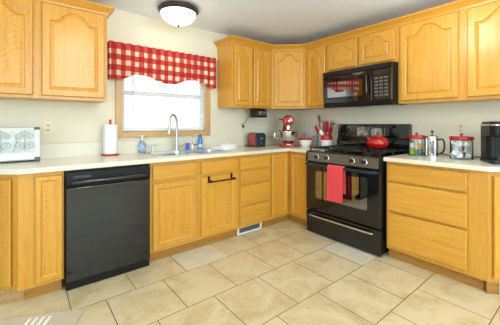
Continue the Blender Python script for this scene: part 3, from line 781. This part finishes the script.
# drying dishes / cloth in the right bowl
c = MB(); 
c.box(-.06,.06,-.035,.035,0,.045,.006)
tag(c.build('plastic_tub', M_cer, loc=(-1.46,-.29,CT+.005), rot=(0,0,R(15))), 'small white tub resting on the sink rim right of the bowls', 'tub')
b = MB(); bm = b.bm
t = bmesh.new(); bmesh.ops.create_uvsphere(t, u_segments=36, v_segments=18, radius=1)
for v_ in t.verts:
    n_ = .10*math.sin(7*v_.co.x+1)*math.cos(5*v_.co.y) + .07*math.sin(11*v_.co.y+3*v_.co.x)
    z = max(v_.co.z, 0)
    v_.co = Vector((v_.co.x*(.155+.03*n_), v_.co.y*(.085+.02*n_), z*.062*(1+n_*1.2)))
b._merge(t)
tag(b.build('folded_dishcloth', M_paper, loc=(-1.265,-.215,CT), rot=(0,0,R(12))), 'crumpled white dishcloth lying on the counter right of the sink', 'cloth')

# ------------------------------------------------------------------ towel bar on the sink cabinet door
c = thing('towel_bar', 'black over-the-door towel bar on the right sink cabinet door', 'towel bar', (-1.62, D0-.02, .648))
b = MB(); b.tube([(-.165,-.045,0),(.165,-.045,0)], .007, 10); b.build('bar', M_blks, c)
for sx_ in (-1,1):
    b = MB(); x = sx_*.135
    b.box(x-.012,x+.012,-.004,-.001,-.01,.052).box(x-.012,x+.012,-.004,.0,.047,.0505).box(x-.010,x+.010,-.052,-.001,-.007,.003,.002).box(x-.010,x+.010,-.052,-.045,-.008,.018,.002)
    b.build('bracket', M_blks, c, smooth=0)

# ------------------------------------------------------------------ outlets
def outlet(x, y, z, rz, label, switch=False):
    c = thing('wall_outlet', label, 'outlet', (x,y,z), rz)
    b = MB(); b.box(-.036,.036,-.007,0,-.058,.058,.003); p = b.build('plate', M_plate, c)
    if switch:
        MB().box(-.005,.005,-.016,-.006,-.011,.011,.001).build('toggle', M_plate, c)
        return c
    for s_ in (-1,1): MB().prism(rrect(-.016,.016,s_*.020-.013,s_*.020+.013,.006), -.009, -.006, axis='y').build('socket', M_sock, c)
    for s_ in (-1,1):
        for x0 in (-.008,.005): MB().box(x0,x0+.003,-.0095,-.0088,s_*.020-.004,s_*.020+.006).build('slot', M_dark, c, smooth=0)
    return c
outlet(-3.009, 0, 1.178, 0, 'almond double wall outlet between the bread box and the paper towels')
o = outlet(-1.270, 0, 1.105, 0, 'almond switch plate just right of the window', True); o.name = 'wall_switch'; o['category'] = 'switch'
outlet(-.865, 0, 1.178, 0, 'almond wall outlet above the toaster with a black plug in it')
outlet(0, -2.215, 1.170, R(-90), 'almond wall outlet above the jar of coffee pods')

# ------------------------------------------------------------------ under-cabinet appliance
c = thing('can_opener', 'black under-cabinet can opener hanging above the toaster', 'can opener', (-.765, -.215, ZU))
MB().box(-.085,.085,-.04,.08,-.016,0,.003).build('mount', M_blkp, c)
b = MB(); b.box(-.090,.090,-.065,.075,-.118,-.014,.010); b.build('housing', M_blkp, c)
b = MB(); b.box(-.045,.072,-.069,-.062,-.085,-.04,.003); b.build('face_plate', mat('grey_face_plate', srgb(150,155,165), .25, metal=.7), c, smooth=0)
b = MB(); b.box(-.025,.06,-.072,-.066,-.070,-.055,.002).ball((-.068,-.066,-.05),.010); b.build('lever', M_blkp, c)
b = MB(); b.tube(smooth_path([(-.085,.04,-.09),(-.110,.10,-.13),(-.105,.165,-.185),(-.130,.185,-.215),(-.115,.195,-.232)],6), .0035, 8); b.box(-.120,-.094,.180,.205,-.246,-.222,.004); b.build('cord', M_blkp, c)

# ------------------------------------------------------------------ bread box
c = thing('bread_box', 'pale bread box with grey scrollwork front on the left counter', 'bread box', (-3.075, -.06, CT))
bw, bh, bd = .44, .270, .14
b = MB(); b.prism(rrect(-bd,0,.008,bh,.012), -bw, 0, axis='x'); b.build('body', mat('pale_painted_metal', srgb(226,228,220), .4), c)
b = MB(); b.box(-bw-.004,.0,-bd-.006,.002,0,.010,.002); b.build('base', M_dark, c)
b = MB(); b.prism(rrect(-bw+.02,-.030,.075,bh-.012,.006), -bd-.004, -bd+.001, axis='y'); fp = b.build('front_panel', mat('pale_grey_panel', srgb(214,220,216), .45, noise=(30,.5,srgb(190,198,196))), c, smooth=0)
b = MB(); b.box(-bw+.02,-.028,-bd-.006,-bd,.018,.062,.003); b.build('lower_rail', mat('white_rail', srgb(236,238,234), .35), c, smooth=0)
b = MB()
def scroll(cx, cz, s_, fl, fz=1):
    P = [(cx + fl*s_*(.1+.9*(k/26))*.034*math.cos(k*.42), -bd-.006, cz + fz*s_*(.1+.9*(k/26))*.034*math.sin(k*.42)) for k in range(27)]
    b.tube(P, .0032, 6)
for x in (-.375,-.235,-.095):
    for fl in (-1,1):
        scroll(x+fl*.034, .130, 1.0, fl); scroll(x+fl*.034, .205, .85, fl, -1)
    b.tube([(x,-bd-.006,.082),(x,-bd-.006,.248)], .003, 6)
    b.tube([(x-.03,-bd-.006,.225),(x,-bd-.006,.245),(x+.03,-bd-.006,.225)], .003, 6)
for x in (-.305,-.165): b.tube([(x,-bd-.006,.082),(x+.022,-bd-.006,.166),(x,-bd-.006,.250),(x-.022,-bd-.006,.166),(x,-bd-.006,.082)], .003, 6)
b.build('scrollwork', mat('grey_scroll_metal', srgb(168,177,175), .4), fp)
for z0, z1 in ((0.004,.034),(bh-.018,bh+.003)):
    b = MB(); b.box(-.036,.003,-bd-.007,-bd+.03,z0,z1,.003); b.build('corner_bracket', mat('dark_pewter', srgb(88,92,86), .4), c, smooth=0)

# ------------------------------------------------------------------ paper towels
c = thing('paper_towel_holder', 'red-based paper towel holder left of the window', 'towel holder', (-2.530, -.105, CT))
b = MB(); b.lathe([(0,0),(.078,0),(.080,.004),(.078,.012),(.02,.014),(.007,.016),(.007,.300),(0,.300)], seg=36); b.build('stand', M_redp, c)
b = MB(); b.lathe([(0,.298),(.010,.298),(.014,.305),(.007,.315),(.012,.325),(.009,.338),(0,.342)], seg=18); b.build('finial', M_redp, c)
b = MB(); b.lathe([(.020,.016),(.062,.016),(.063,.018),(.063,.290),(.062,.292),(.020,.292),(.020,.016)], seg=40); b.box(-.062,-.0615+.0,-.045,0,.016,.29)
tag(b.build('paper_towel_roll', M_paper, loc=(-2.530,-.105,CT)), 'white paper towel roll on the red stand left of the window', 'paper towel')

# ------------------------------------------------------------------ toaster
c = thing('toaster', 'red and black two-slice toaster left of the corner', 'toaster', (-.795, -.205, CT+.001), R(-6))
def tp(w, h, r): return [( -w+.006,.014),(w-.006,.014)] + arc(w-r,h-r,r,0,90,6) + arc(-w+r,h-r,r,90,180,6)
b = MB(); b.prism(tp(.078,.178,.045), -.075, .075, axis='y', bev=.004); bd_ = b.build('body', M_red, c)
b = MB(); b.prism(tp(.081,.182,.047), -.105, -.072, axis='y', bev=.012); b.build('end_cap', M_teal, c); b = MB(); b.prism(tp(.081,.182,.047), .072, .100, axis='y', bev=.010); b.build('end_cap', M_teal, c)
b = MB(); b.box(-.075,.075,-.095,.095,0,.018,.005); b.build('base', M_teal, c)
b = MB(); b.box(-.045,-.015,-.06,.06,.176,.1795).box(.015,.045,-.06,.06,.176,.1795); b.build('bread_slots', M_dark, c, smooth=0)
b = MB(); b.box(-.022,.022,-.125,-.103,.105,.120,.004).box(-.004,.004,-.109,-.103,.04,.13); b.build('lever', M_chrome, c)
b = MB(); b.tube(smooth_path([(-.07,.11,.02),(-.12,.10,.012),(-.135,.03,.006),(-.115,-.03,.006),(-.145,-.05,.006)],5), .0045, 8); b.build('cord', M_blkp, c)

# ------------------------------------------------------------------ stand mixer
c = thing('stand_mixer', 'red stand mixer with steel bowl in the counter corner', 'stand mixer', (-.400, -.380, CT), R(-40)); c.scale = (1.13,1.13,1.06)
b = MB(); b.prism([(-.11+x,y) for x, y in rrect(0,.22,-.20,.15,.09,8)], 0, .028, bev=.008); b.build('base', M_red, c)
b = MB(); b.tube(smooth_path([(0,.085,.02),(0,.085,.12),(0,.080,.20),(0,.065,.27)],5), [.058,.055,.052,.050,.047,.045,.044,.044,.045,.047,.050,.052,.052,.05,.05,.048], 20); b.build('column', M_red, c)
b = MB(); b.tube([(0,.165,.318),(0,.150,.318),(0,.11,.320),(0,.02,.322),(0,-.08,.322),(0,-.14,.320),(0,-.170,.318),(0,-.178,.318)], [.012,.044,.060,.068,.068,.062,.050,.03], 24); hd = b.build('head', M_red, c)
b = MB(); b.tube([(0,-.116,.3205),(0,-.134,.320)], [.0635,.0585], 24); b.build('trim_band', M_chrome, hd)
b = MB(); b.lathe([(0,0),(.013,0),(.013,.012),(0,.012)], seg=20, M=Matrix.Translation((0,-.178,.318)) @ Matrix.Rotation(R(90),4,'X')); b.build('hub_cap', M_chrome, hd)
b = MB(); b.tube([(0,-.10,.262),(0,-.10,.21)], .024, 16); b.build('beater_shaft', M_chrome, hd)
b = MB(); b.lathe([(0,0),(.055,0),(.055,.012),(.060,.020),(.085,.055),(.103,.105),(.108,.155),(.112,.158),(.105,.158),(.100,.105),(.08,.055),(0,.02)], (0,-.095,.030), 36); bl = b.build('bowl', M_chrome, c)
b = MB(); b.tube(smooth_path([(-.104,-.095,.17),(-.150,-.10,.165),(-.155,-.10,.11),(-.098,-.095,.10)],5), .008, 8); b.build('handle', M_chrome, bl)
b = MB(); b.tube([(-.050,-.01,.185),(-.085,-.01,.188)], .006, 8).ball((-.09,-.01,.188), .012).tube([(.050,.05,.185),(.075,.05,.188)], .006, 8).ball((.08,.05,.188), .012); b.build('speed_knob', M_blkp, c)
b = MB(); b.tube([(-.066,-.05,.335),(-.09,-.055,.337)], .006, 8).ball((-.094,-.056,.337), .010); b.build('tilt_lever', M_blkp, c)

# ------------------------------------------------------------------ cutting board, bowl, crocks
b = MB(); b.prism(rrect(-.125,.125,0,.285,.03), -.006, .006, axis='y', bev=.002)
tag(b.build('cutting_board', mat('pale_grey_board', srgb(216,220,214), .35), loc=(-.052,-.455,CT), rot=(R(-4),0,R(-90))), 'pale grey cutting board leaning on the wall behind the white bowl', 'cutting board')
c = thing('mixing_bowl', 'white bowl with red rim holding red utensils beside the mixer', 'bowl', (-.285, -.590, CT))
b = MB(); b.lathe([(0,0),(.050,0),(.052,.008),(.072,.035),(.088,.075),(.092,.098),(.088,.098),(.068,.036),(0,.014)], seg=36); b.build('bowl', M_cer, c)
b = MB(); b.lathe([(.0925,.088),(.0965,.090),(.0965,.106),(.090,.108),(.086,.098)], seg=36); b.build('rim_band', M_redp, c)
def stick(name, label, cat, base, tip, r, m, head=None, grp=None):
    """utensil: a handle tube with an optional head at the tip; its own thing"""
    c = thing(name, label, cat, base, 0, grp)
    d = Vector(tip)-Vector(base)
    b = MB(); b.tube([(0,0,0), d*.5, d], r, 8); b.build('handle', m, c)
    if head:
        Mx = Matrix.Translation(d) @ d.to_track_quat('Z','Y').to_matrix().to_4x4() @ Matrix.Rotation(head.get('rz',0),4,'Z')
        k = head['k']; b = MB(); s_ = head.get('s',1)
        if k == 'spoon': b.ball((0,0,.025*s_), .020*s_, .007*s_, .030*s_, M=Mx)
        elif k == 'spatula': b.box(-.026*s_,.026*s_,-.003,.003,0,.085*s_,.0025,M=Mx)
        elif k == 'ladle': b.lathe([(0,-.020),(.02,-.016),(.030,0),(.032,.010),(.029,.010),(.018,-.012),(0,-.016)], (0,.02,.01), 20, M=Mx)
        elif k == 'whisk':
            for a in range(5):
                ca, sa = math.cos(a*PI/5), math.sin(a*PI/5)
                b.tube([(ca*x, sa*x, z*s_) for x, z in ((-.004,0),(-.022,.05),(-.020,.085),(0,.105),(.020,.085),(.022,.05),(.004,0))], .0012, 5, M=Mx)
        elif k == 'knob': b.ball((0,0,0), .012*s_, M=Mx)
        b.build(head.get('name','head'), head.get('m', m), c)
    return c
bx, by = -.285, -.590
stick('measuring_spoon', 'red measuring spoon sticking out leftmost in the white bowl', 'utensil', (bx+.01,by+.02,CT+.02), (bx-.03,by+.095,CT+.155), .005, M_redp, {'k':'spoon','s':.8})
stick('wire_whisk', 'small steel whisk standing in the middle of the white bowl', 'utensil', (bx,by,CT+.02), (bx+.02,by+.0,CT+.125), .004, M_steel, {'k':'whisk','s':.5})
stick('rubber_spatula', 'red spatula handle leaning out of the right side of the white bowl', 'utensil', (bx-.01,by+.01,CT+.025), (bx+.03,by-.125,CT+.135), .006, M_redp, {'k':'knob','s':1})
stick('rubber_spatula', 'short red spatula leaning towards the wall in the white bowl', 'utensil', (bx-.03,by+.0,CT+.025), (bx+.045,by+.05,CT+.13), .006, M_redp, {'k':'spoon','s':.9})

kx, ky = -.180, -.848
c = thing('utensil_crock', 'white and red utensil crock left of the range', 'crock', (kx, ky, CT))
b = MB(); b.lathe([(0,0),(.056,0),(.062,.008),(.068,.085),(.070,.088),(.070,.096),(.064,.096),(.058,.012),(0,.010)], seg=36); b.build('lower_band', M_cer, c)
b = MB(); b.lathe([(.0695,.0965),(.075,.097),(.076,.150),(.072,.154),(.067,.150),(.0645,.0965)], seg=36); b.build('upper_band', M_redp, c)
G = None
UT = [('slotted_spatula', 'steel spatula standing tallest in the crock', (-.02,-.01), (-.045,.060,.315), .005, M_steel, {'k':'spatula','s':1.1,'rz':1.0}),
      ('slotted_spatula', 'wide red spatula at the right of the crock', (.01,-.01), (-.02,-.065,.195), .009, M_redp, {'k':'spatula','s':1.5,'rz':.8,'m':M_redp}),
      ('slotted_spatula', 'red slotted spatula in the middle of the crock', (0,.01), (-.01,.005,.19), .009, M_redp, {'k':'spatula','s':1.7,'rz':.7,'m':mat('dusty_red_nylon', srgb(176,70,66), .4)}),
      ('serving_spoon', 'red spoon leaning left out of the crock', (.01,-.01), (-.03,.085,.175), .009, M_redp, {'k':'spoon','s':2.0,'rz':.7}),
      ('serving_spoon', 'white spoon at the front of the crock', (0,0), (-.060,.020,.155), .007, M_cer, {'k':'spoon','s':1.3,'rz':.7}),
      ('ladle', 'steel ladle leaning to the right in the crock', (0,0), (.03,-.09,.29), .005, M_steel, {'k':'ladle'}),
      ('balloon_whisk', 'steel balloon whisk standing at the back of the crock', (.02,0), (.045,-.03,.23), .006, M_steel, {'k':'whisk','s':1.2}),
      ('kitchen_tongs', 'steel tongs standing at the right edge of the crock', (.01,-.03), (-.01,-.095,.300), .006, M_steel, {'k':'spatula','s':.6,'rz':.6})]
UT += [('rubber_spatula', 'orange-red spatula leaning right, lowest in the crock', (.0,-.02), (-.045,-.085,.165), .008, M_redp, {'k':'spatula','s':1.1,'rz':.5}),
       ('wooden_spoon', 'pale wooden spoon standing at the back of the crock', (.01,.02), (.03,.035,.235), .006, mat('pale_wood', srgb(200,160,110), .6), {'k':'spoon','s':1.1,'rz':.7}),
       ('carving_fork', 'slim steel fork handle behind the red spatulas in the crock', (.0,.015), (.015,.0,.275), .005, M_steel, {'k':'knob','s':.7})]
for nm, lb, b0, t0, r, m, hd in UT:
    stick(nm, lb, 'utensil', (kx+b0[0], ky+b0[1], CT+.02), (kx+t0[0], ky+t0[1], CT+t0[2]), r, m, hd)
# glass vase of steel utensils behind, left of the crock
gx, gy = -.105, -.700
c = thing('glass_jar', 'tall clear glass jar of steel utensils behind the red crock', 'jar', (gx, gy, CT))
b = MB(); b.lathe([(0,0),(.042,0),(.045,.004),(.045,.150),(.042,.150),(.042,.006),(0,.006)], seg=30); b.build('glass', M_glass, c)
for lb, b0, t0, hd in (('steel serving spoon at the left of the glass jar', (.0,.01), (-.015,.045,.245), {'k':'spoon','s':1.0,'rz':.8}),
                       ('steel serving spoon in the middle of the glass jar', (-.01,0), (-.005,.005,.255), {'k':'spoon','s':1.1,'rz':.8}),
                       ('steel serving spoon at the right of the glass jar', (.0,-.01), (-.005,-.045,.245), {'k':'spoon','s':1.0,'rz':.8})):
    stick('serving_spoon', lb, 'utensil', (gx+b0[0], gy+b0[1], CT+.010), (gx+t0[0], gy+t0[1], CT+t0[2]), .0035, M_steel, hd)

# ------------------------------------------------------------------ kettle
c = thing('tea_kettle', 'red enamel tea kettle with black handle on the back right burner', 'kettle', (-.235, -1.540, .951), R(-38)); c.scale = (.92,.92,1.0)
b = MB(); b.lathe([(0,0),(.075,0),(.098,.010),(.118,.040),(.122,.065),(.112,.095),(.085,.118),(.055,.128),(.052,.130),(0,.130)], seg=44); b.build('body', M_red, c)
b = MB(); b.lathe([(0,.129),(.050,.129),(.046,.138),(.02,.146),(0,.147)], seg=32); ld = b.build('lid', M_red, c)
b = MB(); b.lathe([(0,.146),(.006,.146),(.007,.156),(.014,.160),(.012,.170),(0,.172)], seg=18); b.build('knob', M_blkp, ld)
b = MB(); b.tube([(-.085,0,.085),(-.112,0,.108),(-.124,0,.122)], [.028,.020,.016], 16); sp = b.build('spout', M_red, c)
b = MB(); b.tube([(-.122,0,.120),(-.132,0,.133)], [.018,.015], 14); b.build('whistle', M_blkp, sp)
b = MB(); b.tube(smooth_path([(-.070,0,.118),(-.092,0,.175),(-.075,0,.215),(-.020,0,.228),(.04,0,.230),(.095,0,.236)],6), [.010]*6+[.011]*8+[.013]*17, 12, flat=1.0); b.build('handle', M_blkp, c)

# ------------------------------------------------------------------ jars, press, coffee maker
def lidded_jar(x, y, r, h, label, rz=0):
    c = thing('glass_jar', label, 'jar', (x,y,CT), rz)
    b = MB(); b.lathe([(0,0),(r-.004,0),(r,.005),(r,h-.012),(r-.006,h),(r-.010,h),(r-.004,h-.014),(r-.004,.008),(0,.008)], seg=40); b.build('glass', M_glass, c)
    b = MB(); b.lathe([(0,h),(r+.004,h),(r+.006,h+.004),(r+.006,h+.024),(r+.002,h+.030),(0,h+.032)], seg=40)
    ld = b.build('lid', M_redlid, c)
    b = MB(); b.lathe([(0,h+.031),(.007,h+.031),(.007,h+.040),(.014,h+.046),(.012,h+.055),(0,h+.057)], seg=18); b.build('knob', M_redlid, ld)
    return c
lidded_jar(-.265, -1.936, .073, .160, 'glass jar with red lid holding green tea packets, beside the french press')
M_gr = mat('green_packet', srgb(150,190,50), .5); M_wh = mat('white_packet', srgb(236,236,230), .5, noise=(50,.5,srgb(180,190,190))); M_dg = mat('dark_green_packet', srgb(20,80,62), .5); M_or = mat('orange_packet', srgb(210,150,70), .5)
tea = [(-.030,.026,0,.062,M_gr,'light green tea packet low at the left of the tea jar'),(-.026,-.030,0,.050,M_dg,'dark green tea packet low at the right of the tea jar'),(-.024,.024,.064,.045,M_wh,'white tea packet above the light green one in the tea jar'),
       (-.022,-.024,.052,.055,M_or,'orange tea packet above the dark green one in the tea jar'),(.03,.0,0,.09,M_wh,'white tea packet at the back of the tea jar')]
for dx, dy, dz, hh, m, lb in tea:
    b = MB(); b.box(-.010,.010,-.028,.028,0,hh,.002)
    tag(b.build('tea_packet', m, loc=(-.265+dx, -1.935+dy, CT+.009+dz), rot=(0,0,R(45+dy*200))), lb, 'packet', 'tea packets in the jar')
c = thing('french_press', 'glass and steel french press between the two red-lidded jars', 'french press', (-.275, -2.070, CT), R(10))
b = MB(); b.lathe([(0,.012),(.044,.012),(.046,.016),(.046,.165),(.044,.165),(.044,.018),(0,.016)], seg=34); b.build('beaker', M_glass, c)
b = MB(); b.lathe([(0,.0),(.050,.0),(.050,.014),(.047,.014),(.047,.010),(0,.010)], seg=34)
for a in range(4):
    ca, sa = math.cos(a*PI/2+.6)*.048, math.sin(a*PI/2+.6)*.048; b.box(ca-.004,ca+.004,sa-.004,sa+.004,.01,.165,.001)
b.lathe([(.0465,.145),(.049,.145),(.049,.162),(.0465,.162)], seg=34); b.build('frame', M_chrome, c)
b = MB(); b.lathe([(0,.166),(.050,.166),(.052,.172),(.045,.190),(.020,.200),(0,.201)], seg=34); ld = b.build('lid', M_chrome, c)
b = MB(); b.tube([(0,0,.20),(0,0,.222)], .003, 8); b.ball((0,0,.228), .012); b.build('plunger_knob', M_blkp, ld)
b = MB(); b.lathe([(0,.02),(.042,.02),(.042,.030),(0,.030)], seg=30); b.tube([(0,0,.03),(0,0,.166)], .003, 8); b.build('plunger', M_chrome, c)
b = MB(); b.tube(smooth_path([(.0,-.048,.155),(.0,-.080,.160),(.0,-.092,.120),(.0,-.090,.070),(.0,-.075,.040),(.0,-.050,.030)],5), .0075, 10); b.build('handle', M_blkp, c)
lidded_jar(-.262, -2.287, .081, .162, 'large glass jar with red lid full of coffee pods')
PM = [mat('white_pod', srgb(238,238,236), .4), M_wh]
caps = [mat('teal_foil_lid', srgb(90,170,170), .35), mat('white_foil_lid', srgb(232,234,236), .35), mat('maroon_foil_lid', srgb(120,30,50), .35), mat('green_foil_lid', srgb(30,110,80), .35)]
pods = [(-.055,.050,.0,80,20,0,'teal-lidded coffee pod low at the left front of the pod jar'),(-.070,-.012,.0,75,-10,1,'white coffee pod low at the front of the pod jar'),(-.035,-.060,.0,80,-50,3,'green-lidded coffee pod low at the right of the pod jar'),
        (.0,.0,.0,0,0,1,'white coffee pod standing in the middle of the pod jar'),(-.045,.035,.050,60,30,1,'white coffee pod in the upper left of the pod jar'),(-.052,-.038,.050,78,-25,2,'maroon-lidded coffee pod at the right of the pod jar'),
        (.010,.050,.048,30,60,1,'white coffee pod at the back left of the pod jar'),(.03,-.045,.010,20,10,1,'white coffee pod at the back right of the pod jar'),(-.01,-.005,.082,40,0,1,'white coffee pod on top of the heap in the jar')]
MORE = [(-.050,.045,.098,70,20,1,'white coffee pod high at the left front of the pod jar'),(-.060,-.002,.092,80,-5,1,'white coffee pod high at the front middle of the pod jar'),(-.040,-.052,.095,50,-40,1,'white coffee pod high at the right of the pod jar'),(-.065,.030,.020,85,15,1,'white coffee pod just above the teal-lidded one')]
for dx, dy, dz, tx, rz, ci, lb in pods + MORE:
    dx *= .80; dy *= .80; dz *= 1.05
    c = thing('coffee_pod', lb, 'coffee pod', (-.262+dx, -2.285+dy, CT+.034+dz), 0, 'coffee pods in the jar')
    Mx = Matrix.Rotation(R(-90+rz),4,'Z') @ Matrix.Rotation(R(tx),4,'X') 
    b = MB(); b.lathe([(0,-.022),(.017,-.022),(.018,-.020),(.022,.018),(.025,.019),(.025,.021),(0,.021)], seg=22, M=Mx); b.build('cup', PM[0], c)
    b = MB(); b.lathe([(0,.0212),(.0235,.0212),(.0235,.0222),(0,.0224)], seg=22, M=Mx); b.build('foil_lid', caps[ci], c)
b = MB(); b.tube(smooth_path([(-.03,-1.850,.92),(-.06,-2.09,.924),(-.075,-2.13,.922),(-.04,-2.2,.920),(-.045,-2.37,.921),(-.12,-2.43,.920),(-.17,-2.455,.919)],6), .0045, 8)
tag(b.build('power_cord', M_blkp), 'black power cord on the counter running behind the jars', 'cord')
c = thing('coffee_maker', 'black single-serve coffee maker at the right end of the counter', 'coffee maker', (-.300, -2.560, CT), R(-62))
b = MB(); b.prism(rrect(-.115,.115,-.15,.13,.05,8), 0, .030, bev=.005); b.build('base', M_blkp, c)
b = MB(); b.prism(rrect(-.110,.110,-.06,.13,.045,8), .03, .300, bev=.006); b.build('body', M_blks, c)
b = MB(); b.prism(rrect(-.112,.112,-.145,.13,.05,8), .205, .285, bev=.010); hd = b.build('brew_head', M_blks, c)
b = MB(); b.prism(rrect(-.114,.114,-.147,.132,.051,8), .285, .296, bev=.002); b.build('chrome_band', M_chrome, hd)
b = MB(); b.prism(rrect(-.108,.108,-.135,.125,.05,8), .296, .318, bev=.010); b.build('lid', M_blkp, hd)
b = MB(); b.box(-.035,.035,-.150,-.143,.235,.262,.003); b.build('display', mat('blue_grey_display', srgb(110,130,160), .2), hd)
b = MB(); b.lathe([(0,.03),(.060,.03),(.062,.034),(.062,.046),(.056,.048),(0,.046)], (0,-.085,0), 28); b.build('drip_tray', M_chrome, c)

# ------------------------------------------------------------------ mat on the floor, bottom left
ang = R(-21.5)
c = thing('floor_mat', 'beige woven floor mat with white stripes at the lower left', 'mat', (-2.868, -.930, 0), R(-27))
b = MB(); b.prism(rrect(-.75,0,-.62,0,.01), .0014, .009, bev=.003); b.build('mat_pad', mat('beige_woven_mat', srgb(216,203,176), .95, noise=(160,.7,srgb(196,180,156)), bump=(260,.9)), c)
for i in range(4):
    x = -.180-.037*i
    b = MB(); b.box(x-.009, x+.007, -.60, -.035, .0085, .0102); b.build('stripe', mat('white_mat_stripe', srgb(250,248,244), .9) if i == 0 else bpy.data.materials['white_mat_stripe'], c, smooth=0)
